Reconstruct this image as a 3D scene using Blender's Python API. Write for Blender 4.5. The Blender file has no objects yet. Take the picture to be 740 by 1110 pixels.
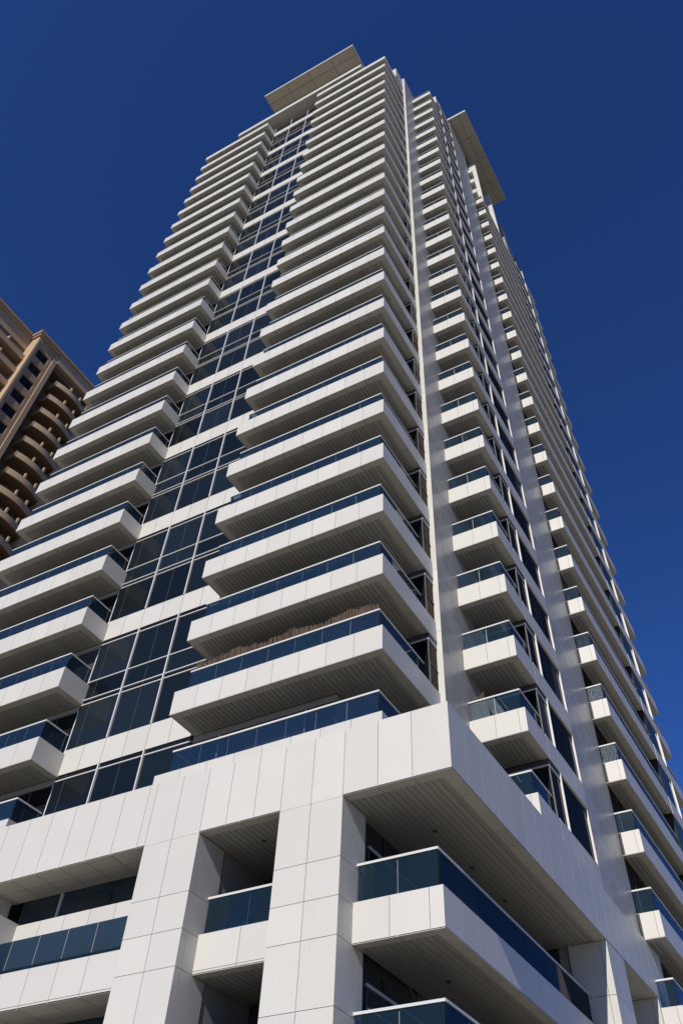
import bpy, math, random
from mathutils import Matrix, Vector

# ------------------------------------------------------------------ camera, sky, sun
scene = bpy.context.scene
C = scene.collection
W_, H_ = 740.0, 1110.0
f_px, cx, cy = 864.38358, 391.38434, 436.31644
R = ((0.87562562, 0.48235845, 0.02470018),
     (0.37379281, -0.70915831, 0.59780719),
     (-0.30587369, 0.51422254, 0.8012593))       # rows: right, up, forward
cam = bpy.data.cameras.new('camera')
cam.sensor_fit = 'VERTICAL'
cam.sensor_height = 36.0
cam.sensor_width = 24.0
cam.lens = f_px / H_ * 36.0
cam.shift_x = (W_ / 2 - cx) / H_
cam.shift_y = (cy - H_ / 2) / H_
cam.clip_start = 0.1
cam.clip_end = 6000
co = bpy.data.objects.new('camera', cam)
co.matrix_world = Matrix(((R[0][0], R[1][0], -R[2][0], 0), (R[0][1], R[1][1], -R[2][1], 0),
                          (R[0][2], R[1][2], -R[2][2], 0), (0, 0, 0, 1)))
C.objects.link(co)
scene.camera = co
GZ = -1.6                                        # ground; the eye is at the origin

SUN = Vector((0.12, -1.0, 0.60)).normalized()    # towards the sun
elev = math.asin(SUN.z)
rot = math.atan2(SUN.x, SUN.y)
world = bpy.data.worlds.new('World')
scene.world = world
world.use_nodes = True
nt = world.node_tree
for n in list(nt.nodes):
    nt.nodes.remove(n)
sky = nt.nodes.new('ShaderNodeTexSky')
sky.sky_type = 'NISHITA'
sky.sun_disc = False
sky.sun_elevation = elev
sky.sun_rotation = rot
sky.altitude = 0
sky.air_density = 0.5
sky.dust_density = 0.0
sky.ozone_density = 10.0
bg = nt.nodes.new('ShaderNodeBackground')
bg.inputs['Strength'].default_value = 0.148
out = nt.nodes.new('ShaderNodeOutputWorld')
hs = nt.nodes.new('ShaderNodeHueSaturation')
hs.inputs['Hue'].default_value = 0.508
hs.inputs['Saturation'].default_value = 1.06
nt.links.new(sky.outputs[0], hs.inputs['Color'])
nt.links.new(hs.outputs[0], bg.inputs[0])
nt.links.new(bg.outputs[0], out.inputs[0])
sl = bpy.data.lights.new('sun', 'SUN')
sl.energy = 4.9
sl.angle = math.radians(0.5)
sl.color = (1.0, 0.955, 0.88)
so = bpy.data.objects.new('sun', sl)
so.rotation_euler = SUN.to_track_quat('Z', 'Y').to_euler()
so.location = (0, -50, 150)
C.objects.link(so)
scene.view_settings.view_transform = 'Standard'
scene.view_settings.look = 'None'
scene.view_settings.exposure = 0.0
scene.view_settings.gamma = 1.0
scene.view_settings.use_curve_mapping = False
scene.cycles.max_bounces = 8
scene.cycles.diffuse_bounces = 4
scene.cycles.glossy_bounces = 4
scene.cycles.transparent_max_bounces = 12
scene.cycles.use_denoising = True
scene.cycles.sample_clamp_indirect = 2.5
rnd = random.Random(7)

# ------------------------------------------------------------------ materials
def mat(name):
    m = bpy.data.materials.new(name)
    m.use_nodes = True
    t = m.node_tree
    return m, t, t.nodes['Principled BSDF']

def varied(name, col, rough=0.4, isl=0.06, noise=0.05, scale=1.3, spec=0.5, streak=0.0, bump=0.0, objvar=0.0):
    m, t, b = mat(name)
    N, L = t.nodes.new, t.links.new
    geo = N('ShaderNodeNewGeometry')
    tc = N('ShaderNodeTexCoord')
    mp = N('ShaderNodeMapping')
    L(tc.outputs['Object'], mp.inputs['Vector'])
    no = N('ShaderNodeTexNoise'); no.inputs['Scale'].default_value = scale; no.inputs['Detail'].default_value = 6
    L(mp.outputs[0], no.inputs['Vector'])
    def mth(op, a, b_):
        n = N('ShaderNodeMath'); n.operation = op
        for i, v in enumerate((a, b_)):
            if isinstance(v, (int, float)): n.inputs[i].default_value = v
            else: L(v, n.inputs[i])
        return n.outputs[0]
    v = mth('ADD', mth('MULTIPLY', mth('SUBTRACT', geo.outputs['Random Per Island'], 0.5), 2 * isl), 1.0)
    v = mth('ADD', v, mth('MULTIPLY', mth('SUBTRACT', no.outputs['Fac'], 0.5), 2 * noise))
    if objvar:
        oi = N('ShaderNodeObjectInfo')
        v = mth('ADD', v, mth('MULTIPLY', mth('SUBTRACT', oi.outputs['Random'], 0.5), 2 * objvar))
    if streak:
        mp2 = N('ShaderNodeMapping'); mp2.inputs['Scale'].default_value = (9, 9, 0.35)
        L(tc.outputs['Object'], mp2.inputs['Vector'])
        n2 = N('ShaderNodeTexNoise'); n2.inputs['Scale'].default_value = 1.0; n2.inputs['Detail'].default_value = 4
        L(mp2.outputs[0], n2.inputs['Vector'])
        rr = N('ShaderNodeMapRange'); rr.inputs[1].default_value = 0.52; rr.inputs[2].default_value = 0.78
        rr.inputs[3].default_value = 0.0; rr.inputs[4].default_value = streak
        L(n2.outputs['Fac'], rr.inputs[0])
        v = mth('SUBTRACT', v, rr.outputs[0])
    mx = N('ShaderNodeVectorMath'); mx.operation = 'SCALE'
    mx.inputs[0].default_value = col[:3]
    L(v, mx.inputs['Scale'])
    L(mx.outputs[0], b.inputs['Base Color'])
    b.inputs['Specular IOR Level'].default_value = spec
    rv = mth('ADD', rough, mth('MULTIPLY', mth('SUBTRACT', no.outputs['Fac'], 0.5), 0.2))
    L(rv, b.inputs['Roughness'])
    if bump:
        bm_ = N('ShaderNodeBump'); bm_.inputs['Strength'].default_value = bump; bm_.inputs['Distance'].default_value = 0.02
        L(no.outputs['Fac'], bm_.inputs['Height']); L(bm_.outputs[0], b.inputs['Normal'])
    return m

M = {}
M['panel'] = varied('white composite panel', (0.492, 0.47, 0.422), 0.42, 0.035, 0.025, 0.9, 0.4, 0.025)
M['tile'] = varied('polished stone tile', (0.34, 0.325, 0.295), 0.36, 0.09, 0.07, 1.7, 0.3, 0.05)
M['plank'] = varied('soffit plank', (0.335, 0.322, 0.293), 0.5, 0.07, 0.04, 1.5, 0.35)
M['border'] = varied('soffit border panel', (0.46, 0.44, 0.39), 0.45, 0.06, 0.04, 1.5, 0.4)
M['joint'] = varied('joint backing', (0.06, 0.057, 0.052), 0.8, 0.0, 0.05)
M['mass'] = varied('interior dark', (0.03, 0.03, 0.03), 0.8, 0.0, 0.1, 0.6, 0.2)
M['render'] = varied('painted wall', (0.27, 0.26, 0.235), 0.6, 0.0, 0.05, 0.8, 0.3)
M['frame'] = varied('white aluminium frame', (0.54, 0.53, 0.515), 0.35, 0.0, 0.02)
M['dframe'] = varied('dark aluminium frame', (0.05, 0.05, 0.055), 0.4, 0.0, 0.05)
M['rail'] = varied('brushed handrail', (0.52, 0.51, 0.49), 0.3, 0.03, 0.03)
M['roofdeck'] = varied('roof deck', (0.5, 0.48, 0.44), 0.8, 0.0, 0.1)
M['canopy'] = varied('canopy soffit panel', (0.36, 0.325, 0.265), 0.55, 0.06, 0.06, 0.4, 0.3)

def window_glass(name, base, rough, refl, wob, gcol=(1, 1, 1), blind=1.0):
    """near-black pane with a weak, slightly wavy mirror of the sky"""
    m = bpy.data.materials.new(name); m.use_nodes = True
    t = m.node_tree
    for n in list(t.nodes): t.nodes.remove(n)
    N, L = t.nodes.new, t.links.new
    o = N('ShaderNodeOutputMaterial'); mix = N('ShaderNodeMixShader')
    df = N('ShaderNodeBsdfDiffuse'); gl = N('ShaderNodeBsdfGlossy')
    gl.inputs['Roughness'].default_value = rough; gl.inputs['Color'].default_value = (*gcol, 1)
    geo = N('ShaderNodeNewGeometry'); oi = N('ShaderNodeObjectInfo')
    ad = N('ShaderNodeMath'); ad.operation = 'ADD'
    L(geo.outputs['Random Per Island'], ad.inputs[0]); L(oi.outputs['Random'], ad.inputs[1])
    fr = N('ShaderNodeMath'); fr.operation = 'FRACT'; L(ad.outputs[0], fr.inputs[0])
    rr = N('ShaderNodeMapRange'); rr.inputs[3].default_value = 0.6; rr.inputs[4].default_value = 1.5
    L(fr.outputs[0], rr.inputs[0])
    mx = N('ShaderNodeVectorMath'); mx.operation = 'SCALE'; mx.inputs[0].default_value = base
    gt = N('ShaderNodeMath'); gt.operation = 'GREATER_THAN'; gt.inputs[1].default_value = 0.86   # a pane with its blind down
    L(fr.outputs[0], gt.inputs[0])
    m3 = N('ShaderNodeMath'); m3.operation = 'MULTIPLY_ADD'; m3.inputs[1].default_value = blind - 1.0
    L(gt.outputs[0], m3.inputs[0]); L(rr.outputs[0], m3.inputs[2])
    L(m3.outputs[0], mx.inputs['Scale']); L(mx.outputs[0], df.inputs['Color'])
    tc = N('ShaderNodeTexCoord'); no = N('ShaderNodeTexNoise')
    no.inputs['Scale'].default_value = 0.5; no.inputs['Detail'].default_value = 1
    L(tc.outputs['Object'], no.inputs['Vector'])
    bu = N('ShaderNodeBump'); bu.inputs['Strength'].default_value = wob; bu.inputs['Distance'].default_value = 0.03
    L(no.outputs['Fac'], bu.inputs['Height']); L(bu.outputs[0], gl.inputs['Normal'])
    fz = N('ShaderNodeFresnel'); fz.inputs['IOR'].default_value = 1.5
    mu = N('ShaderNodeMath'); mu.operation = 'MULTIPLY'; mu.inputs[1].default_value = refl
    L(fz.outputs[0], mu.inputs[0]); L(mu.outputs[0], mix.inputs[0])
    L(df.outputs[0], mix.inputs[1]); L(gl.outputs[0], mix.inputs[2]); L(mix.outputs[0], o.inputs[0])
    return m
M['glass'] = window_glass('dark blue curtain glass', (0.0075, 0.0115, 0.0155), 0.03, 0.75, 0.12, (0.9, 0.84, 0.72))
M['dglass'] = window_glass('dark window glass', (0.009, 0.0095, 0.010), 0.05, 0.30, 0.10, (0.85, 0.68, 0.52), 5.0)

def rail_glass(name, tint, gl):
    m = bpy.data.materials.new(name); m.use_nodes = True
    t = m.node_tree
    for n in list(t.nodes): t.nodes.remove(n)
    N, L = t.nodes.new, t.links.new
    o = N('ShaderNodeOutputMaterial'); mix = N('ShaderNodeMixShader')
    tr = N('ShaderNodeBsdfTransparent'); tr.inputs[0].default_value = (*tint, 1)
    g = N('ShaderNodeBsdfGlossy'); g.inputs['Color'].default_value = (*gl, 1); g.inputs['Roughness'].default_value = 0.0
    fz = N('ShaderNodeFresnel'); fz.inputs['IOR'].default_value = 1.5
    df = N('ShaderNodeBsdfDiffuse'); df.inputs[0].default_value = (0.045, 0.095, 0.14, 1)
    m2 = N('ShaderNodeMixShader'); m2.inputs[0].default_value = 0.15
    L(tr.outputs[0], m2.inputs[1]); L(df.outputs[0], m2.inputs[2])
    mu = N('ShaderNodeMath'); mu.operation = 'MULTIPLY'; mu.inputs[1].default_value = 0.65
    L(fz.outputs[0], mu.inputs[0]); L(mu.outputs[0], mix.inputs[0]); L(m2.outputs[0], mix.inputs[1]); L(g.outputs[0], mix.inputs[2])
    L(mix.outputs[0], o.inputs[0])
    return m
M['rglass'] = rail_glass('blue tinted balustrade glass', (0.63, 0.71, 0.79), (0.6, 0.6, 0.6))
M['nglass'] = rail_glass('navy tinted balustrade glass', (0.34, 0.43, 0.53), (0.34, 0.33, 0.32))

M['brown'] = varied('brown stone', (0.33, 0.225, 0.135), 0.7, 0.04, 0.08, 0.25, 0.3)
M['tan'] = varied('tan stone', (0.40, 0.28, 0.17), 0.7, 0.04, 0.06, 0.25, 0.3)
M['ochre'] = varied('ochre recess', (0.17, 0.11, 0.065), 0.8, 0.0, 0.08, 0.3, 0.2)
M['bglass'] = window_glass('dim window pane', (0.010, 0.009, 0.008), 0.1, 0.4, 0.1)
M['reed'] = varied('dry reed', (0.115, 0.082, 0.058), 0.9, 0.3, 0.1, 4.0, 0.1)
M['bluecloth'] = varied('blue cloth', (0.10, 0.24, 0.68), 0.6, 0.2, 0.2, 3.0, 0.3)
M['ground'] = varied('sandy paving', (0.345, 0.315, 0.25), 0.85, 0.0, 0.12, 0.08, 0.2)

# ------------------------------------------------------------------ mesh building
class MB:
    def __init__(s):
        s.v, s.f, s.m, s.mats = [], [], [], []
    def mi(s, key):
        if key not in s.mats: s.mats.append(key)
        return s.mats.index(key)
    def face(s, pts, key):
        n = len(s.v); s.v += pts; s.f.append(tuple(range(n, n + len(pts)))); s.m.append(s.mi(key))
    def box(s, x0, x1, y0, y1, z0, z1, key):
        if x1 < x0: x0, x1 = x1, x0
        if y1 < y0: y0, y1 = y1, y0
        if z1 < z0: z0, z1 = z1, z0
        n = len(s.v)
        s.v += [(x0, y0, z0), (x1, y0, z0), (x1, y1, z0), (x0, y1, z0), (x0, y0, z1), (x1, y0, z1), (x1, y1, z1), (x0, y1, z1)]
        for q in ((0, 3, 2, 1), (4, 5, 6, 7), (0, 1, 5, 4), (1, 2, 6, 5), (2, 3, 7, 6), (3, 0, 4, 7)):
            s.f.append(tuple(n + i for i in q)); s.m.append(s.mi(key))
    def prism(s, poly, z0, z1, key):              # poly counter-clockwise in x,y
        n = len(s.v); k = len(poly)
        s.v += [(x, y, z0) for x, y in poly] + [(x, y, z1) for x, y in poly]
        s.f.append(tuple(n + i for i in reversed(range(k)))); s.m.append(s.mi(key))
        s.f.append(tuple(n + k + i for i in range(k))); s.m.append(s.mi(key))
        for i in range(k):
            j = (i + 1) % k
            s.f.append((n + i, n + j, n + k + j, n + k + i)); s.m.append(s.mi(key))
    def panels(s, side, p, A, B, key, t=0.03, gap=0.014, jit=0.0):
        """cladding panels on the plane p facing `side`; A, B are lists of joint positions"""
        g = gap / 2
        if side[1] == 'x': A = [A[0] + 0.031] + list(A[1:-1]) + [A[-1] - 0.002]   # butt against the front panel
        sg = {'-y': -1, '+y': 1, '+x': 1, '-x': -1, '-z': -1, '+z': 1}[side]
        for i in range(len(A) - 1):
            for j in range(len(B) - 1):
                a0, a1, b0, b1 = A[i] + g, A[i + 1] - g, B[j] + g, B[j + 1] - g
                if i == 0: a0 -= g
                if i == len(A) - 2: a1 += g
                if j == 0: b0 -= g
                if j == len(B) - 2: b1 += g
                o = p + (rnd.uniform(-jit, jit) if jit else 0)
                q = o - sg * t
                def P(a, b, d):
                    if side[1] == 'y': return (a, d, b)
                    if side[1] == 'x': return (d, a, b)
                    return (a, b, d)
                fr = [P(a0, b0, o), P(a1, b0, o), P(a1, b1, o), P(a0, b1, o)]
                bk = [P(a0, b0, q), P(a1, b0, q), P(a1, b1, q), P(a0, b1, q)]
                flip = side in ('+y', '-x', '-z')
                n = len(s.v); s.v += fr + bk
                fs = [(0, 1, 2, 3)] + [((k + 1) % 4, k, 4 + k, 4 + (k + 1) % 4) for k in range(4)]
                for q_ in fs:
                    if flip: q_ = tuple(reversed(q_))
                    s.f.append(tuple(n + x for x in q_)); s.m.append(s.mi(key))
    def mesh(s, name, origin=(0, 0, 0)):
        me = bpy.data.meshes.new(name)
        ox, oy, oz = origin
        me.from_pydata([(x - ox, y - oy, z - oz) for x, y, z in s.v], [], s.f)
        for k in s.mats: me.materials.append(M[k])
        me.polygons.foreach_set('material_index', s.m)
        me.update()
        return me

def tag(o, label=None, cat=None, group=None, kind=None):
    if label: o['label'] = label
    if cat: o['category'] = cat
    if group: o['group'] = group
    if kind: o['kind'] = kind
    return o

def empty(name, loc, label, cat, group=None):
    o = bpy.data.objects.new(name, None); o.empty_display_size = 0.5
    o.location = loc; C.objects.link(o)
    return tag(o, label, cat, group)

def add(name, mb, parent=None, origin=None):
    """link one mesh object; a child's origin is given in scene coordinates"""
    if origin is None:
        if mb.v:
            xs, ys, zs = zip(*mb.v)
            origin = ((min(xs) + max(xs)) / 2, (min(ys) + max(ys)) / 2, min(zs))
        else: origin = (0, 0, 0)
    o = bpy.data.objects.new(name, mb.mesh(name, origin)); C.objects.link(o)
    if parent is not None:
        o.parent = parent
        o.location = Vector(origin) - abs_loc(parent)
    else: o.location = origin
    return o

def abs_loc(o):
    v = Vector((0, 0, 0))
    while o is not None:
        v += Vector(o.location); o = o.parent
    return v

def dup(o, dz, dx=0, dy=0):
    """copy of a part with its sub-parts, shifted"""
    c = o.copy(); C.objects.link(c)
    c.location = (o.location[0] + dx, o.location[1] + dy, o.location[2] + dz)
    for ch in list(o.children):
        d = ch.copy(); C.objects.link(d); d.parent = c
    return c

def lin(a, b, n): return [a + (b - a) * i / n for i in range(n + 1)]
def steps(a, b, w): return lin(a, b, max(1, round((b - a) / w)))

# ------------------------------------------------------------------ ground
g = MB(); g.box(-2500, 2500, -2500, 2500, GZ - 0.5, GZ, 'ground')
tag(add('ground', g, None, (0, 0, GZ)), kind='structure')

# ================================================================== the white tower
h, z0 = 3.5, 18.69
def zk(k): return z0 + h * k
VF, VG = 21.3, 23.0                               # balcony fronts, curtain wall
UL0, UL1 = -37.77, -28.16                         # balconies left of the glass strip
UC0, UC1 = -20.88, -11.37                         # balconies round the corner
VFIN = 26.24
UW, UD = -11.15, -8.70                            # fin wall, bay wall
VD0, VD1 = 28.55, 30.85
UE = -7.68; VE0, VE1 = 40.45, 52.3
tower = empty('apartment_tower', (-22, 36, GZ), 'tall white panel clad apartment tower with stacked balconies and a blue glass strip', 'apartment tower')
PH = 1.04                                         # parapet height

def railing(parent, lines, z, top=1.0, glass='rglass', pane=1.19, origin=None):
    """glass panes under a handrail along the given straight runs [(x0,y0,x1,y1)...]"""
    gm, hm = MB(), MB()
    for (x0, y0, x1, y1) in lines:
        L = math.hypot(x1 - x0, y1 - y0); n = max(1, round(L / pane))
        ux, uy = (x1 - x0) / L, (y1 - y0) / L
        for i in range(n):
            a, b = L * i / n + 0.012, L * (i + 1) / n - 0.012
            if abs(ux) > abs(uy):
                xa, xb = sorted((x0 + ux * a, x0 + ux * b))
                gm.box(xa, xb, y0 - 0.006, y0 + 0.006, z + 0.015, z + top - 0.03, glass)
            else:
                ya, yb = sorted((y0 + uy * a, y0 + uy * b))
                gm.box(x0 - 0.006, x0 + 0.006, ya, yb, z + 0.015, z + top - 0.03, glass)
            px, py = x0 + ux * L * (i + 1) / n, y0 + uy * L * (i + 1) / n
            if i < n - 1:
                iy = 0.05 if abs(ux) > abs(uy) else 0
                ix = -0.05 if abs(ux) <= abs(uy) else 0
                hm.box(px - 0.016 + ix, px + 0.016 + ix, py - 0.016 + iy, py + 0.016 + iy, z, z + top - 0.035, 'frame')
        if abs(ux) > abs(uy): hm.box(min(x0, x1) - 0.03, max(x0, x1) + 0.03, y0 - 0.035, y0 + 0.035, z + top - 0.03, z + top + 0.035, 'rail')
        else: hm.box(x0 - 0.0355, x0 + 0.0355, min(y0, y1), max(y0, y1), z + top - 0.0305, z + top + 0.0345, 'rail')
    add('glass_railing', gm, parent, origin); add('handrail', hm, parent, origin)

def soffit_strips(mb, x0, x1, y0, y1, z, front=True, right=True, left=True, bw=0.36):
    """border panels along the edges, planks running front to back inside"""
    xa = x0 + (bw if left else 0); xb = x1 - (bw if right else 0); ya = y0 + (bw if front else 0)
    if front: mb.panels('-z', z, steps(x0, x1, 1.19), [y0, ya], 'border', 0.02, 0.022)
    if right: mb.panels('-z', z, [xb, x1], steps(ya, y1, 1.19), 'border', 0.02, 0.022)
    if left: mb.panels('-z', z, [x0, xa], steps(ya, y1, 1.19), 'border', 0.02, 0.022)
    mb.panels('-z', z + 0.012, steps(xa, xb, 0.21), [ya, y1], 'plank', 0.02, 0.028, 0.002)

def balcony(name, x0, x1, y0, y1, left, right, rail, glass='rglass', xbreaks=None, extra=None, top=1.0, z=z0, yr=None):
    """parapet ring + slab (the part), soffit, glass_railing and handrail (its sub-parts)"""
    b = MB(); zb = z - PH; o = ((x0 + x1) / 2, y0, z)
    t = 0.16
    XB = xbreaks or steps(x0, x1, 1.19)
    yr = yr or y1
    # dark backing just behind the panels, coping and floor slab
    b.box(x0 + 0.03, x1 - 0.03, y0 + 0.03, y0 + t, zb + 0.02, z - 0.015, 'joint')
    b.panels('-y', y0, XB, [zb, z], 'panel', 0.03)
    b.box(x0 + 0.004, x1 - 0.004, y0 + 0.004, y0 + t + 0.02, z - 0.015, z - 0.002, 'panel')
    if right:
        b.box(x1 - t, x1 - 0.03, y0 + t, yr, zb + 0.02, z - 0.016, 'joint')
        b.panels('+x', x1, steps(y0, yr, 1.19), [zb, z], 'panel', 0.03)
        b.box(x1 - t - 0.02, x1 - 0.004, y0 + t + 0.02, yr, z - 0.016, z - 0.003, 'panel')
    if left:
        b.box(x0 + 0.03, x0 + t, y0 + t, y1, zb + 0.02, z - 0.016, 'joint')
        b.panels('-x', x0, steps(y0, y1, 1.19), [zb, z], 'panel', 0.03)
        b.box(x0 + 0.004, x0 + t + 0.02, y0 + t + 0.02, y1, z - 0.016, z - 0.003, 'panel')
    b.box(x0 + 0.035, x1 - 0.035, y0 + 0.035, y1, zb + 0.035, zb + 0.26, 'joint')
    if extra: b.box(*extra, zb + 0.0352, zb + 0.26, 'joint')
    p = add(name, b, tower, o)
    s = MB()
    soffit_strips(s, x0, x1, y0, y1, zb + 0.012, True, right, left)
    if extra:
        s.panels('-z', zb + 0.024, steps(extra[0], extra[1] - 0.36, 0.21), [extra[2], extra[3]], 'plank', 0.02, 0.024)
        s.panels('-z', zb + 0.012, [extra[1] - 0.36, x1], steps(extra[2], extra[3], 1.19), 'border', 0.02, 0.022)
    add('soffit', s, p, o)
    railing(p, rail, z, top, glass, 1.19, o)
    return p

# ---- structural mass (walls one cannot see through)
m = MB()
m.box(-37.4, -14.35, VG + 0.30, 60, 14.9, 103, 'mass')
m.box(-37.4, -14.35, 24.2, 60, GZ, 15.6, 'mass')
m.box(-14.35, -11.6, 26.0, 60, 12.3, 103, 'mass')
m.box(-14.35, -12.25, 23.1, 60, GZ, 12.3, 'mass')
m.box(-12.9, UW - 0.05, 31.2, 60, 14.7, 108.6, 'mass')
m.box(UW - 0.05, UD - 0.30, 31.2, 57, 14.7, 109.5, 'mass')
m.box(-11.0, UD - 0.30, 42.3, 57, GZ, 14.7, 'mass')
add('core_wall', m, tower)

# ---- fin wall beside the corner balconies: narrow sunlit front, tiled side
m = MB()
zt = 109.0
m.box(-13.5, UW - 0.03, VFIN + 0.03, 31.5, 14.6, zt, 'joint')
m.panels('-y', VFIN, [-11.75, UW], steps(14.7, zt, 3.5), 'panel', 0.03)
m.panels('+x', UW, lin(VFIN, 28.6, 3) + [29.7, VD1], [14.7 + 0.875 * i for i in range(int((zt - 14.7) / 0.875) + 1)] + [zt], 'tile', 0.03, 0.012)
add('fin_wall', m, tower)

# ---- bay pier right of the bay windows, tiled
m = MB()
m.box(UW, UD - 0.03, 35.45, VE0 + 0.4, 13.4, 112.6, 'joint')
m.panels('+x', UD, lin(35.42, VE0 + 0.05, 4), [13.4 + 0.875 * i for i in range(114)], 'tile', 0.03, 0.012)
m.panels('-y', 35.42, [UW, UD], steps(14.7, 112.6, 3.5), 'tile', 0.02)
add('bay_pier', m, tower)

# ---- balconies left of the glass strip
rl = VF + 0.30
def make_left():
    return balcony('terrace_balcony', UL0, UL1, VF, VG, True, True,
                   [(UL0 + 0.25, rl, UL1 - 0.30, rl), (UL1 - 0.30, rl + 0.04, UL1 - 0.30, VG), (UL0 + 0.25, rl + 0.04, UL0 + 0.25, VG)])
p = make_left()
for k in range(-1, 25):
    if k: dup(p, h * k)
# ---- balconies wrapping the corner
p = balcony('corner_balcony', UC0, UC1, VF, VG, True, True,
            [(UC0 + 0.4, rl, UC1 - 0.30, rl), (UC1 - 0.30, rl + 0.04, UC1 - 0.30, 25.42), (UC0 + 0.4, rl + 0.04, UC0 + 0.4, VG)],
            extra=(-14.2, UC1 - 0.035, VG + 0.001, VFIN), yr=VFIN)
for k in range(-1, 25):
    if k: dup(p, h * k)
# ---- short balconies in the notch before the bay windows
p = balcony('box_balcony', UW, UD, VD0, VD1, False, True,
            [(UW + 0.02, VD0 + 0.14, UD - 0.18, VD0 + 0.14), (UD - 0.18, VD0 + 0.18, UD - 0.18, VD1)],
            xbreaks=[UW, UW + 1.12, UW + 2.14, UD], top=0.92)
for k in range(-1, 26):
    if k: dup(p, h * k)
# ---- long balconies on the side
p = balcony('long_balcony', UD + 0.005, UE, VE0, VE1, False, True,
            [(UD + 0.02, VE0 + 0.15, UE - 0.17, VE0 + 0.15), (UE - 0.17, VE0 + 0.19, UE - 0.17, VE1 - 0.1)],
            xbreaks=[UD + 0.13, UD + 0.77, UE], top=0.98)
for k in range(-4, 23):
    if k: dup(p, h * k)
# ---- far balconies beyond the long ones
p = balcony('end_balcony', UD + 0.005, UE, 55.6, 59.3, False, True,
            [(UD + 0.02, 55.75, UE - 0.17, 55.75), (UE - 0.17, 55.8, UE - 0.17, 59.2)], xbreaks=[UD + 0.1, UE], top=0.98)
for k in range(-1, 24):
    if k: dup(p, h * k)

# ---- glass strip: one window per storey (panes, white mullions), white spandrels every second storey
MU = [UL1 - 0.12, -25.85, -23.42, -20.99]
def curtain(k):
    lo = zk(k) + (0.20 if k % 2 == 0 else -0.97)
    hi = zk(k + 1) + (-0.97 if (k + 1) % 2 else -1.0)
    if k == -1: lo = 13.9
    g = MB()
    cuts = [lo, zk(k) + 0.15, hi] if k % 2 else [lo, hi]
    if k == -1: cuts = [lo, hi]
    for i in range(3):
        for j in range(len(cuts) - 1):
            for (a, b_) in (((MU[i], MU[i + 1]),)):
                g.box(a + 0.02, b_ - 0.02, VG, VG + 0.02, cuts[j] + 0.012, cuts[j + 1] - 0.012, 'glass')
    g.box(MU[0], MU[-1], VG + 0.022, VG + 0.28, lo, hi, 'mass')
    w = add('curtain_window', g, tower)
    f = MB()
    for i in (1, 2):
        f.box(MU[i] - 0.032, MU[i] + 0.032, VG - 0.09, VG + 0.018, lo, hi, 'frame')
    for i in (0, 1):
        a = MU[i] + 0.6 if i == 0 else (MU[1] + MU[2]) / 2
        f.box(a - 0.012, a + 0.012, VG - 0.012, VG + 0.018, lo, hi, 'dframe')
    zs = []
    if k % 2: zs += [lo + 0.14, zk(k) + 0.15]
    zs += [hi - (0.12 if (k + 1) % 2 else 0.22)]
    if k == -1: zs = [hi - 0.22, ]
    for z in zs:
        f.box(MU[0], MU[1] - 0.047, VG - 0.06, VG + 0.017, z - 0.02, z + 0.02, 'frame')
        f.box(MU[1] + 0.047, MU[2] - 0.047, VG - 0.06, VG + 0.017, z - 0.02, z + 0.02, 'frame')
        f.box(MU[2] + 0.047, MU[3], VG - 0.06, VG + 0.017, z - 0.02, z + 0.02, 'frame')
    add('mullion', f, w)
    if k % 2 == 0:
        s = MB()
        s.box(UL1 - 0.1, UC0 + 0.1, VG - 0.03, VG + 0.27, zk(k) - 0.97, zk(k) + 0.18, 'joint')
        s.panels('-y', VG - 0.06, lin(MU[0], MU[3], 6), [zk(k) - 0.98, zk(k) + 0.19], 'panel', 0.028, 0.02)
        add('spandrel', s, tower)
for k in range(-1, 25): curtain(k)

# ---- sliding doors behind the balconies
def doors(name, x0, x1, k0, k1, glass='dglass'):
    z = z0
    d = MB(); o = ((x0 + x1) / 2, VG, z)
    n = max(2, round((x1 - x0) / 1.25)); X = lin(x0, x1, n)
    for i in range(n):
        d.box(X[i] + 0.03, X[i + 1] - 0.03, VG + 0.05, VG + 0.07, z - 0.78, z + 2.15, glass)
    d.box(x0, x1, VG + 0.075, VG + 0.29, z - 0.8, z + 2.47, 'mass')
    p = add(name, d, tower, o)
    f = MB()
    for i in range(n + 1):
        f.box(X[i] - 0.03, X[i] + 0.03, VG + 0.01, VG + 0.073, z - 0.78, z + 2.2, 'frame' if i % 3 == 1 else 'dframe')
    f.box(x0, x1, VG + 0.005, VG + 0.073, z + 2.2, z + 2.46, 'render')
    add('door_frame', f, p, o)
    for k in range(k0, k1):
        if k: dup(p, h * k)
doors('sliding_door', UL0 + 0.5, MU[0] - 0.03, -1, 25)
doors('terrace_door', UC0 - 0.05, -14.25, -1, 25)

# ---- end pier behind the far left ends of the balconies
m = MB(); m.box(UL0 + 0.02, UL0 + 0.5, VG + 0.01, VG + 0.5, 12, 103, 'panel'); add('end_pier', m, tower)

# ---- glazed corner room beside the fin wall
o = (UC1, 25.45, z0)
g = MB()
g.box(-14.2, -12.85, 25.45, 25.47, z0 - 0.75, z0 + 2.12, 'dglass')
g.box(-12.79, UC1 - 0.05, 25.45, 25.47, z0 - 0.75, z0 + 2.12, 'dglass')
g.box(UC1 - 0.07, UC1 - 0.05, 25.50, 26.21, z0 + 0.03, z0 + 2.12, 'dglass')
g.box(-14.28, -14.2, VG + 0.02, 25.47, z0 - 0.78, z0 + 2.45, 'render')
g.box(-14.2, UC1 - 0.08, 25.48, 26.0, z0 - 0.75, z0 + 2.44, 'mass')
p = add('corner_window', g, tower, o)
f = MB()
f.box(UC1 - 0.075, UC1 - 0.02, 25.42, 25.475, z0 - 0.02, z0 + 2.13, 'dframe')
f.box(-12.85, -12.79, 25.42, 25.475, z0 - 0.7, z0 + 2.13, 'frame')
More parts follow.
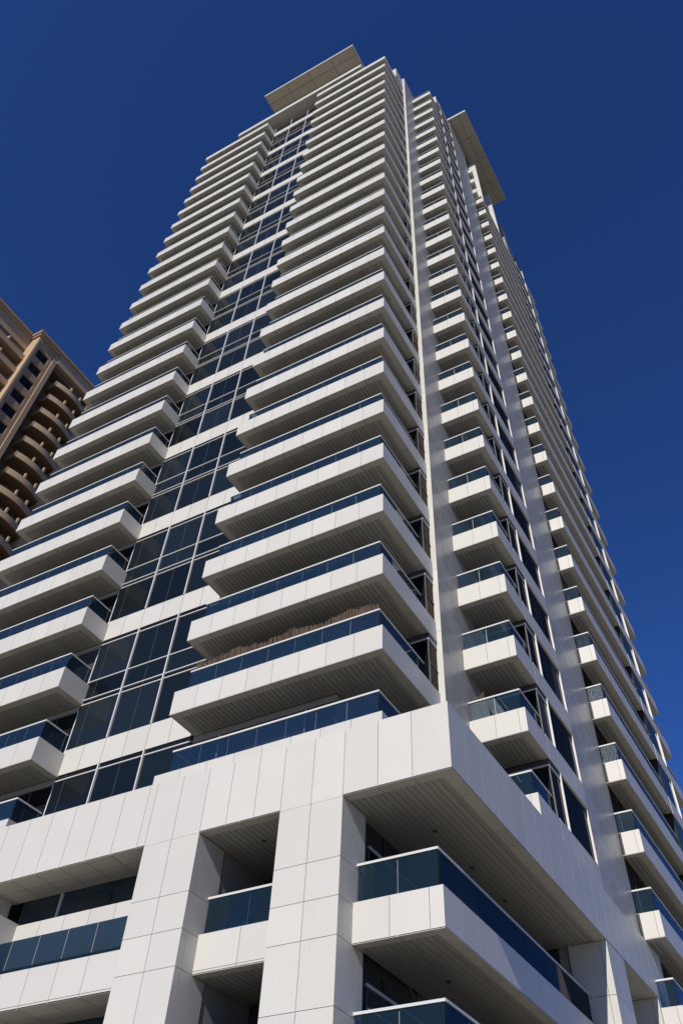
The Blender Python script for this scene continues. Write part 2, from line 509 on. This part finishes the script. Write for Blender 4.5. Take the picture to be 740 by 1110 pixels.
f.box(-14.2, UC1 - 0.02, 25.41, 25.476, z0 + 2.13, z0 + 2.19, 'frame')
f.box(UC1 - 0.076, UC1 - 0.019, 25.478, 26.22, z0 + 2.13, z0 + 2.19, 'frame')
f.box(UC1 - 0.076, UC1 - 0.02, 25.478, 26.22, z0 - 0.004, z0 + 0.03, 'frame')
f.box(UC1 - 0.075, UC1 - 0.022, 25.478, 26.22, z0 + 1.0, z0 + 1.03, 'dframe')
f.box(-14.19, UC1 - 0.09, 25.43, 25.47, z0 + 2.19, z0 + 2.45, 'dframe')
f.box(UC1 - 0.075, UC1 - 0.03, 25.478, 26.21, z0 + 2.19, z0 + 2.45, 'dframe')
add('window_frame', f, p, o)
for k in range(-1, 24):
    if k: dup(p, h * k)

# ---- bay windows on the side: corner glass, two bays, white mullions; tiled spandrel below
o = (UD, VD1, z0)
g = MB()
g.box(UW + 0.02, UD - 0.10, VD1, VD1 + 0.02, z0 - 0.75, z0 + 2.15, 'dglass')
g.box(UD - 0.10, UD - 0.08, VD1 + 0.03, 32.06, z0 + 0.1, z0 + 2.15, 'dglass')
for a, b_ in ((32.15, 33.2), (33.22, 34.28), (34.3, 35.36)):
    g.box(UD - 0.10, UD - 0.08, a, b_, z0 + 0.1, z0 + 2.42, 'dglass')
g.box(UW, UD - 0.105, VD1 + 0.03, 35.4, z0 - 0.78, z0 + 2.45, 'mass')
p = add('bay_window', g, tower, o)
f = MB()
f.box(UD - 0.10, UD - 0.04, VD1 - 0.03, VD1 + 0.03, z0 - 0.02, z0 + 2.16, 'dframe')
f.box(UW + 0.02, UD - 0.04, VD1 - 0.04, VD1 + 0.019, z0 + 2.16, z0 + 2.22, 'frame')
f.box(UD - 0.101, UD - 0.041, VD1 + 0.02, 32.06, z0 + 2.16, z0 + 2.22, 'frame')
f.box(UW + 0.03, UD - 0.06, VD1 - 0.01, VD1 + 0.018, z0 + 2.22, z0 + 2.44, 'dframe')
f.box(UD - 0.10, UD - 0.06, VD1 + 0.02, 32.06, z0 + 2.22, z0 + 2.44, 'dframe')
f.box(UD - 0.102, UD + 0.008, 32.08, 32.14, z0 + 0.05, z0 + 2.45, 'frame')
f.box(UD - 0.102, UD + 0.008, 35.37, 35.43, z0 + 0.05, z0 + 2.45, 'frame')
f.box(UD - 0.102, UD + 0.01, 32.15, 35.36, z0 + 2.42, z0 + 2.452, 'frame')
f.box(UD - 0.102, UD + 0.0, 32.15, 35.36, z0 + 0.06, z0 + 0.1, 'dframe')
add('window_frame', f, p, o)
s = MB()
s.box(UD - 0.30, UD - 0.03, VD1 + 0.01, 35.41, z0 - PH + 0.01, z0 + 0.05, 'joint')
s.panels('+x', UD, [VD1, 32.1, 33.2, 34.3, 35.42], [z0 - PH, z0 + 0.06], 'panel', 0.03)
add('sill_wall', s, p, o)
for k in range(-1, 26):
    if k: dup(p, h * k)

# ---- glazing behind the long side balconies and the far bay
o = (UD, VE0, z0)
g = MB()
Y = lin(VE0 + 0.15, VE1, 9)
for i in range(9):
    g.box(UD - 0.05, UD - 0.03, Y[i] + 0.03, Y[i + 1] - 0.03, z0 - 0.75, z0 + 2.44, 'dglass')
g.box(UD - 0.29, UD - 0.055, VE0 + 0.41, 52.4, z0 - 1.04, z0 + 2.45, 'mass')
p = add('balcony_glazing', g, tower, o)
f = MB()
for y in Y: f.box(UD - 0.052, UD - 0.01, y - 0.03, y + 0.03, z0 - 0.75, z0 + 2.44, 'dframe')
add('door_frame', f, p, o)
for k in range(-4, 23):
    if k: dup(p, h * k)
o = (UE, 52.4, z0)
g = MB()
for a, b_ in ((52.42, 53.95), (54.0, 55.5)):
    g.box(UE - 0.08, UE - 0.06, a, b_, z0 + 0.05, z0 + 2.42, 'glass')
g.box(UD - 0.25, UE - 0.085, 52.41, 55.5, z0 - 1.0, z0 + 2.46, 'mass')
g.box(UD - 0.3, UD - 0.06, 55.5, 59, z0 - 1.0, z0 + 2.46, 'dglass')
p = add('end_window', g, tower, o)
f = MB()
f.box(UE - 0.08, UE + 0.02, 55.5, 55.6, z0 + 0.0, z0 + 2.45, 'frame')
f.panels('+x', UE, [52.42, 53.5, 54.55, 55.58], [z0 - PH, z0 + 0.04], 'panel', 0.05)
add('window_frame', f, p, o)
for k in range(-1, 24):
    if k: dup(p, h * k)

# ================================================================== podium
PV, PU = 20.216, -8.55                              # front and side planes
ZB, ZT = 11.998, 14.107
ZJ = [ZB, 10.307, 9.31, 8.36, 6.811, 4.845, 3.23, 1.4, GZ]
ZJ = list(reversed(ZJ))
m = MB()
xs = [-36.48 + 1.107 * i for i in range(16)] + [-18.62, -17.337, -16.34, -15.295, -14.307, -13.205, -12.103, -10.925, -9.785, PU]
xs = sorted(set(x for x in xs if x <= -19.665)) + [-19.541, -18.43, -17.337, -16.34, -15.295, -14.307, -13.205, -12.103, -10.925, -9.785, PU]
m.box(-36.48, PU - 0.03, PV + 0.03, 21.802, ZB + 0.03, ZT - 0.02, 'joint')
m.panels('-y', PV, xs, [ZB, ZT], 'panel', 0.03, 0.015)
m.box(PU - 1.0, PU - 0.03, 21.802, 42.37, ZB + 0.03, ZT - 0.02, 'joint')
m.panels('+x', PU, steps(PV, 42.389, 1.19), [ZB, ZT], 'panel', 0.03, 0.015)
m.box(-36.48, PU - 0.004, PV + 0.004, PV + 0.3, ZT - 0.02, ZT - 0.003, 'panel')
m.box(PU - 0.3, PU - 0.004, PV + 0.3, 42.37, ZT - 0.02, ZT - 0.003, 'panel')
m.box(-22.8, PU - 0.9, 21.803, 42.275, ZB + 0.05, 13.414, 'joint')
m.box(-36.48, -28.785, 21.803, 23.94, ZB + 0.05, 13.414, 'joint')
podium_beam = add('podium_beam', m, tower)
s = MB()
# soffit: border tiles along the edges, planks inside
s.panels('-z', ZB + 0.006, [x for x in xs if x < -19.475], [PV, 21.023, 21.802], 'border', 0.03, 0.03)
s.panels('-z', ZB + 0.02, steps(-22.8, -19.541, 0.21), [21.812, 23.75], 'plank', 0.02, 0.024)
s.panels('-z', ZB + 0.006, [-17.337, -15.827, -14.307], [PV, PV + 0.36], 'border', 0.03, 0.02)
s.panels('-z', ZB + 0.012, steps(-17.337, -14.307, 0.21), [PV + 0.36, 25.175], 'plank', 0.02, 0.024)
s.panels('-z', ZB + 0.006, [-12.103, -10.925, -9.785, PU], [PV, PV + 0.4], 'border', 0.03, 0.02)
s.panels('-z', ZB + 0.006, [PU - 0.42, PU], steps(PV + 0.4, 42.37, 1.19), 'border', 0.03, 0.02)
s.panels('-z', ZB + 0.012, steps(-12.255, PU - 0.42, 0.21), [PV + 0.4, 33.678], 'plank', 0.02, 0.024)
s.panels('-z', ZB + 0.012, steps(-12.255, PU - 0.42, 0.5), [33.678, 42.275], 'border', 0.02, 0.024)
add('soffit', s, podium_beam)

def column(x0, x1, y0, y1, mid, front_right=None):
    c = MB()
    c.box(x0 + 0.03, x1 - 0.03, y0 + 0.03, y1 - 0.03, GZ, ZB - 0.002, 'joint')
    c.panels('-y', y0, [x0] + mid + [x1], ZJ[:-1] + [ZB - 0.008], 'panel', 0.03, 0.015)
    w = y1 - y0
    c.panels('+x', x1, [y0, y0 + 0.27, y0 + 1.05, y1] if w < 1.8 else [y0, y0 + w / 2, y1], ZJ[:-1] + [ZB - 0.008], 'panel', 0.03, 0.015)
    c.panels('-x', x0, [y0, y0 + w / 2, y1], ZJ[:-1] + [ZB - 0.008], 'panel', 0.03, 0.015)
    c.panels('+y', y1 + 0.003, [x0, x1], ZJ[:-1] + [ZB - 0.008], 'panel', 0.03, 0.015)
    add('podium_column', c, tower)
column(-14.307, -12.103, PV, 21.66, [-13.205])
column(-19.541, -17.337, PV, 21.66, [-18.439])
column(-28.88, -26.695, PV, 21.66, [-27.74])
column(-10.032, PU, 33.678, 35.767, [-8.816])
column(-10.032, PU, 40.233, 42.275, [-8.816])

# dark rooms behind the podium openings
for row in (
        (-17.337, -14.307, 24.035, 24.225, GZ, ZB + 0.1, 'mass'),
        (-17.527, -17.357, 21.707, 24.035, GZ, ZB + 0.1, 'render'),
        (-14.297, -14.155, 21.707, 24.035, GZ, ZB + 0.1, 'render'),
        (-13.3, -12.255, 21.707, 22.99, GZ, ZB + 0.1, 'mass'),
        (-12.255, -8.835, 42.085, 42.18, GZ, ZB, 'render'),
        (-10.45, -10.051, 33.82, 42.085, GZ, ZB, 'render'),
        (-12.25, -10.45, 33.725, 33.915, GZ, ZB, 'mass'),
        ):
    m = MB(); m.box(*row); add('recess_wall', m, tower)
# windows in the deep side recess
for zz in (8.645, 5.13):
    g = MB(); Y = lin(22.04, 33.535, 9)
    for i in range(9): g.box(-12.245, -12.226, Y[i] + 0.03, Y[i + 1] - 0.03, zz, zz + 2.6, 'dglass')
    w = add('recess_window', g, tower)
    f = MB()
    for y in Y: f.box(-12.25, -12.179, y - 0.03, y + 0.03, zz, zz + 2.6, 'dframe')
    f.box(-12.251, -12.174, Y[0], Y[-1], zz + 2.6, zz + 2.68, 'frame')
    f.box(-12.251, -12.174, Y[0], Y[-1], zz + 2.1, zz + 2.15, 'frame')
    add('window_frame', f, w)

def podium_balcony(x0, x1, y0, y1, zt_, zb_, right, glass, dz, left_from=None, xb=None, planks=True, rail_in=0.2, top=1.04):
    b = MB()
    b.box(x0, x1 - 0.03, y0 + 0.03, y0 + 0.16, zb_ + 0.02, zt_ - 0.01, 'joint')
    b.panels('-y', y0, xb or steps(x0, x1, 1.2), [zb_, zb_ + 0.09, zt_] if not right else [zb_, zt_], 'panel', 0.03, 0.015)
    b.box(x0, x1 - 0.004, y0 + 0.004, y0 + 0.17, zt_ - 0.01, zt_ - 0.002, 'panel')
    if right:
        b.box(x1 - 0.16, x1 - 0.03, y0 + 0.16, y1, zb_ + 0.02, zt_ - 0.01, 'joint')
        b.panels('+x', x1, steps(y0, y1, 1.1), [zb_, zt_], 'panel', 0.03, 0.015)
        b.box(x1 - 0.17, x1 - 0.004, y0 + 0.17, y1, zt_ - 0.01, zt_ - 0.002, 'panel')
    b.box(x0, x1 - 0.04, y0 + 0.04, y1, zb_ + 0.04, zb_ + 0.3, 'joint')
    p = add('podium_balcony', b, tower)
    s = MB()
    soffit_strips(s, x0, x1, y0, y1, zb_ + 0.012, True, right, False, 0.36)
    add('soffit', s, p)
    lines = [(x0 + 0.02, y0 + rail_in, x1 - (rail_in if right else 0.0), y0 + rail_in)]
    if right: lines.append((x1 - rail_in, y0 + rail_in + 0.04, x1 - rail_in, y1))
    railing(p, lines, zt_, top, glass, 1.6 if right else 1.3)
    return p
for dz in (0, -3.534, -7.068):
    podium_balcony(-12.103, -9.367, 21.023, 33.658, 9.386 + dz, 8.36 + dz, True, 'nglass', dz, xb=[-12.103, -10.973, -9.785, -9.367])
    podium_balcony(-17.337, -14.307, 21.023, 23.655, 9.386 + dz, 8.36 + dz, False, 'nglass', dz, xb=[-17.337, -15.827, -14.307])
for dz in (0, -3.981):
    b = MB()
    zt_, zb_ = 9.072 + dz, 8.018 + dz
    X = [-26.695 + 1.192 * i for i in range(7)]
    b.box(-26.695, -19.541, PV + 0.03, 21.755, zb_ + 0.03, zb_ + 0.4, 'joint')
    b.box(-26.695, -19.541, PV + 0.03, PV + 0.2, zb_ + 0.03, zt_ - 0.01, 'joint')
    b.panels('-y', PV, X, [zb_, zb_ + 0.09, zt_], 'panel', 0.03, 0.015)
    b.box(-26.695, -19.541, PV + 0.004, PV + 0.22, zt_ - 0.01, zt_ - 0.002, 'panel')
    p = add('podium_balcony', b, tower)
    s = MB(); s.panels('-z', zb_ + 0.004, X, [PV, 20.995, 21.755], 'border', 0.03, 0.03)
    s.panels('-z', zb_ + 0.02, steps(-22.8, -19.541, 0.21), [21.755, 23.75], 'plank', 0.02, 0.024)
    add('soffit', s, p)
    g = MB()
    X2 = lin(-26.695, -19.541, 6)
    for i in range(6): g.box(X2[i] + 0.012, X2[i + 1] - 0.012, PV + 0.03, PV + 0.042, zt_, zt_ + 0.92, 'nglass')
    add('glass_railing', g, p)
    # set-back balcony seen under the beam: white parapet, glass above it, end wall on the left
    q = MB()
    q.box(-25.75, -20.2, 21.44, 21.55, 9.7 + dz, 11.02 + dz, 'joint')
    q.panels('-y', 21.40, steps(-25.75, -20.2, 1.11), [9.7 + dz, 11.03 + dz], 'panel', 0.028, 0.015)
    q.box(-26.9, -25.75, 20.55, 21.54, 9.7 + dz, 11.1 + dz, 'panel')
    p = add('inner_parapet', q, tower)
    q = MB()
    for a, b_ in ((-26.3, -24.43), (-24.37, -22.1), (-22.04, -20.6)):
        q.box(a, b_, 21.83, 21.85, 10.9 + dz, 12.6 + dz, 'rglass')
    add('glass_railing', q, p)
    q = MB(); q.box(-24.44, -24.36, 21.76, 21.86, 10.9 + dz, 11.99 + dz if dz == 0 else 11.99 + dz, 'frame'); add('post', q, p)
    q = MB(); top_ = 14.82 if dz == 0 else 11.666
    q.box(-28.785, -19.57, 23.797, 23.816, 9.0 + dz, top_, 'glass')
    add('recess_window', q, tower)
m = MB(); m.box(-29.355, -19.541, 23.94, 24.035, GZ, 14.9, 'mass'); add('recess_wall', m, tower)
m = MB(); m.panels('-z', 14.82, steps(-28.785, -19.57, 1.2), [21.869, 23.845], 'plank', 0.02, 0.02); add('recess_ceiling', m, tower)
m = MB(); m.box(-36.48, -28.88, 21.375, 23.75, GZ, 11.97, 'mass'); add('recess_wall', m, tower)

# recessed downlights in the deep soffits
for x, y, z in ((-10.6, 23.4, ZB), (-10.6, 26.2, ZB), (-10.6, 29.0, ZB), (-15.8, 21.6, ZB), (-10.9, 24.5, 8.36), (-10.9, 28.5, 8.36)):
    d = MB()
    d.prism([(x + 0.075 * math.cos(a * math.pi / 6), y + 0.075 * math.sin(a * math.pi / 6)) for a in range(12)], z - 0.012, z + 0.03, 'dframe')
    add('ceiling_light', d, tower)

# ================================================================== roof
m = MB()
m.box(-33.6, -14.95, VF + 0.3, 30, 105.9, 106.9, 'panel')
m.panels('-z', 105.88, steps(-33.6, -14.95, 1.2), [VF + 0.3, 30], 'border', 0.02, 0.03)
m.box(-30, -15.5, 24, 40, 106.9, 112.2, 'render')
m.box(-37, -14, 23.6, 59, 103, 105.9, 'render')
add('roof_cornice', m, tower)
def canopy(x0, x1, y0, y1, z):
    c = MB()
    c.box(x0, x1, y0, y1, z + 0.039, z + 0.45, 'joint')
    c.box(x0 - 0.02, x1 + 0.02, y0 - 0.02, y0, z - 0.03, z + 0.47, 'panel')
    c.box(x1, x1 + 0.021, y0, y1, z - 0.031, z + 0.471, 'panel')
    c.panels('-z', z, steps(x0, x1, 3.4 if x1 - x0 > 10 else 1.15), steps(y0, y1, 1.15 if x1 - x0 > 10 else 3.6), 'canopy', 0.04, 0.05)
    add('roof_canopy', c, tower)
canopy(-29.3, -15.55, 20.1, 31, 112.2)
canopy(-13.0, -6.15, 35.1, 49.6, 113.0)
m = MB()                                            # penthouse fins under the side canopy
m.box(-10, UD, VE0 + 0.5, 52, 96, 112.9, 'mass')
m.box(UD - 0.2, UE - 0.3, 50.5, 52.3, 96, 108, 'render')
for y in (41.3, 46.4):
    m.box(UD + 0.002, UE - 0.1, y, y + 0.45, 96.6, 110, 'panel')
add('penthouse_wall', m, tower)
for zz in (99.3, 102.8, 106.3):
    m = MB(); m.box(UD + 0.002, UD + 0.45, VE0, 41.29, zz - 1.0, zz, 'panel'); add('roof_ledge', m, tower)
m = MB()
m.box(-12.6, -11.4, 24.4, 26.2, 104.6, 108.0, 'panel')
m.box(-10.2, UD - 0.02, VD1, 32.2, 108.7, 111.2, 'panel')
m.box(-10.2, UD - 0.03, 32.2, 35.42, 108.7, 111.9, 'render')
add('parapet_block', m, tower)

# ================================================================== loose things on the balconies
def reed(name, x0, x1, y, z, hh, label):
    """stems bound close together in two rows, tops wavering, with two binding laths"""
    r = MB(); n = int((x1 - x0) / 0.03)
    for i in range(n):
        x = x0 + (x1 - x0) * i / n
        t = hh + rnd.uniform(-0.07, 0.04) + 0.08 * math.sin(x * 2.3) + 0.04 * math.sin(x * 7.1)
        w = rnd.uniform(0.013, 0.02); dy = rnd.choice((-0.018, 0.012)) + rnd.uniform(-0.006, 0.006)
        lean = rnd.uniform(-0.03, 0.03)
        n0 = len(r.v)
        r.prism([(x + w * math.cos(a), y + dy + w * math.sin(a)) for a in (0.3, 1.87, 3.44, 5.01)], z, z + t, 'reed')
        for j in range(n0 + 4, n0 + 8):
            vx, vy, vz = r.v[j]; r.v[j] = (vx + lean, vy, vz)
    for q in (0.35, 0.8): r.box(x0, x1, y - 0.05, y - 0.035, z + hh * q, z + hh * q + 0.03, 'reed')
    return tag(add(name, r), label, 'reed screen')
reed('reed_screen', UC0 + 0.5, UC1 - 0.35, VF + 0.42, z0 - 0.78, 2.26, 'long brown reed screen tied behind the glass railing of the lowest full corner balcony')
reed('reed_screen', UW + 0.06, UW + 0.62, VD0 + 0.5, z0 - 0.78, 2.2, 'small brown reed screen standing at the wall end of a short side balcony')

c = MB()
for i in range(26):                                  # folds of a sheet thrown over something by the rail
    x = -17.05 + 0.045 * i
    top_z = 9.72 + 0.16 * math.sin(i * 0.55) + 0.05 * math.sin(i * 2.1)
    d0 = 0.05 * math.sin(i * 1.9); d1 = 0.05 * math.sin((i + 1) * 1.9)
    c.prism([(x, 21.42 + d0), (x + 0.045, 21.42 + d1), (x + 0.045, 21.75), (x, 21.75)], 8.66, top_z, 'bluecloth')
tag(add('folded_tarpaulin', c), 'crumpled blue sheet bundled behind the glass rail between the two wide podium columns', 'tarpaulin')

# ================================================================== the brown tower behind, left
BU = -80.0
bt = empty('brown_tower', (-95, 40, GZ), 'brown stone apartment tower with curved balconies rising beyond the left edge of the white tower', 'apartment tower')
ZR = 107.4
m = MB()
m.box(-115, -82.6, 14, 60, GZ, ZR, 'brown')
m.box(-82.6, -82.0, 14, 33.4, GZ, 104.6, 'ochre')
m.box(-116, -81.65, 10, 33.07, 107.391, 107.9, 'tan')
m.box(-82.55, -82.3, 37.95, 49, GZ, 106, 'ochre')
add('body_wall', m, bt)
m = MB()                                             # pier with a window in every storey: solid strips round the openings
WZ = [105.1 - 3.47 * i for i in range(20)]
m.box(-82.6, BU, 33.4, 34.3, GZ, ZR, 'tan')
m.box(-82.6, BU, 36.6, 37.95, GZ, ZR, 'brown')
prev = ZR
for z in WZ:
    m.box(-82.6, BU - 0.02, 34.3, 36.6, z, prev, 'brown'); prev = z - 2.0
m.box(-82.6, BU - 0.02, 34.3, 36.6, GZ, prev, 'brown')
m.box(BU, BU + 0.2, 33.4, 33.75, GZ, ZR - 0.5, 'tan')
m.box(BU, BU + 0.2, 37.2, 37.95, GZ, ZR - 0.5, 'tan')
add('stair_pier', m, bt)
for i, z in enumerate(WZ):
    if z < 50: break
    g = MB(); g.box(BU - 0.38, BU - 0.33, 34.3, 36.6, z - 2.0, z, 'bglass')
    w = add('window', g, bt)
    f = MB()
    for y in (34.5, 35.45, 36.4): f.box(BU - 0.33, BU - 0.27, y, y + 0.07, z - 2.0, z, 'dframe')
    f.box(BU - 0.329, BU - 0.271, 34.57, 36.4, z - 0.65, z - 0.6, 'dframe')
    add('window_frame', f, w)
m = MB()                                             # roof cornice
m.box(-116, BU + 0.35, 33.1, 62, ZR, ZR + 0.4, 'tan')
m.box(-116, BU + 0.6, 32.9, 62, ZR + 0.4, ZR + 0.9, 'brown')
m.box(-82.6, BU + 0.3, 37.95, 47, 105.4, ZR, 'tan')
m.box(-82.5, BU - 0.4, 37.96, 47, 104.4, 105.4, 'ochre')
m.box(-116, -81.45, 10, 33.08, 107.9, 108.5, 'brown')
m.box(-116, -81.9, 10, 33.38, 104.6, 107.39, 'tan')
add('roof', m, bt)
m = MB(); m.box(-82.6, BU + 0.05, 46.2, 49, GZ, ZR, 'tan'); add('end_wall', m, bt)
def arc_balcony(zt_):
    b = MB(); y0, y1 = 39.7, 46.15; n = 18
    def bulge(t): return BU + 0.1 + 0.6 * math.sin(math.pi * t) ** 0.9
    O = [(bulge(i / n), y0 + (y1 - y0) * i / n) for i in range(n + 1)]
    I = [(x - 0.2, y) for x, y in O]
    for i in range(n):
        b.prism([O[i], O[i + 1], I[i + 1], I[i]], zt_ - 1.02, zt_, 'tan')
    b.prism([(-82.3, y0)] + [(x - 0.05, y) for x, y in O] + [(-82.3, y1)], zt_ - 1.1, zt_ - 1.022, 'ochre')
    b.box(-82.3, BU + 0.1, y0 - 0.2, y0, zt_ - 1.0, zt_, 'tan')
    p = add('curved_balcony', b, bt, (BU, 43, zt_))
    d = MB()
    for i in (7, 13):
        x, y = O[i]; d.box(x - 0.25, x + 0.03, y - 0.14, y + 0.14, zt_, zt_ + 0.9, 'tan')
    for i in range(n):
        x, y = O[i]; d.box(x - 0.12, x - 0.08, y, y + 0.04, zt_, zt_ + 0.5, 'dframe')
    add('balcony_grille', d, p, (BU, 43, zt_))
    g = MB()
    g.box(-82.28, -82.2, 40.0, 42.2, zt_ - 0.9, zt_ + 1.4, 'bglass'); g.box(-82.28, -82.2, 43.0, 45.8, zt_ - 0.9, zt_ + 1.4, 'bglass')
    add('door', g, p, (BU, 43, zt_))
    return p
p = arc_balcony(102.6)
for i in range(1, 15): dup(p, -3.43 * i)
def flat_balcony(zt_):
    b = MB()
    b.box(-81.0, -80.75, 14, 33.38, zt_ - 1.1, zt_, 'tan')
    b.box(-82.0, -81.0, 14, 33.38, zt_ - 1.1, zt_ - 0.85, 'brown')
    p = add('flat_balcony', b, bt, (-81, 24, zt_))
    d = MB()
    for y in (17, 20.2, 23.4, 26.6, 29.8): d.box(-81.95, -80.7, y - 0.12, y + 0.12, zt_ + 0.001, zt_ + 0.8, 'tan')
    add('balcony_divider', d, p, (-81, 24, zt_))
    g = MB()
    for y in (15, 18.2, 21.4, 24.6, 27.8, 30.8): g.box(-81.99, -81.93, y, y + 1.7, zt_ - 0.85, zt_ + 1.3, 'bglass')
    add('door', g, p, (-81, 24, zt_))
    return p
p = flat_balcony(102.2)
for i in range(1, 8): dup(p, -3.45 * i)
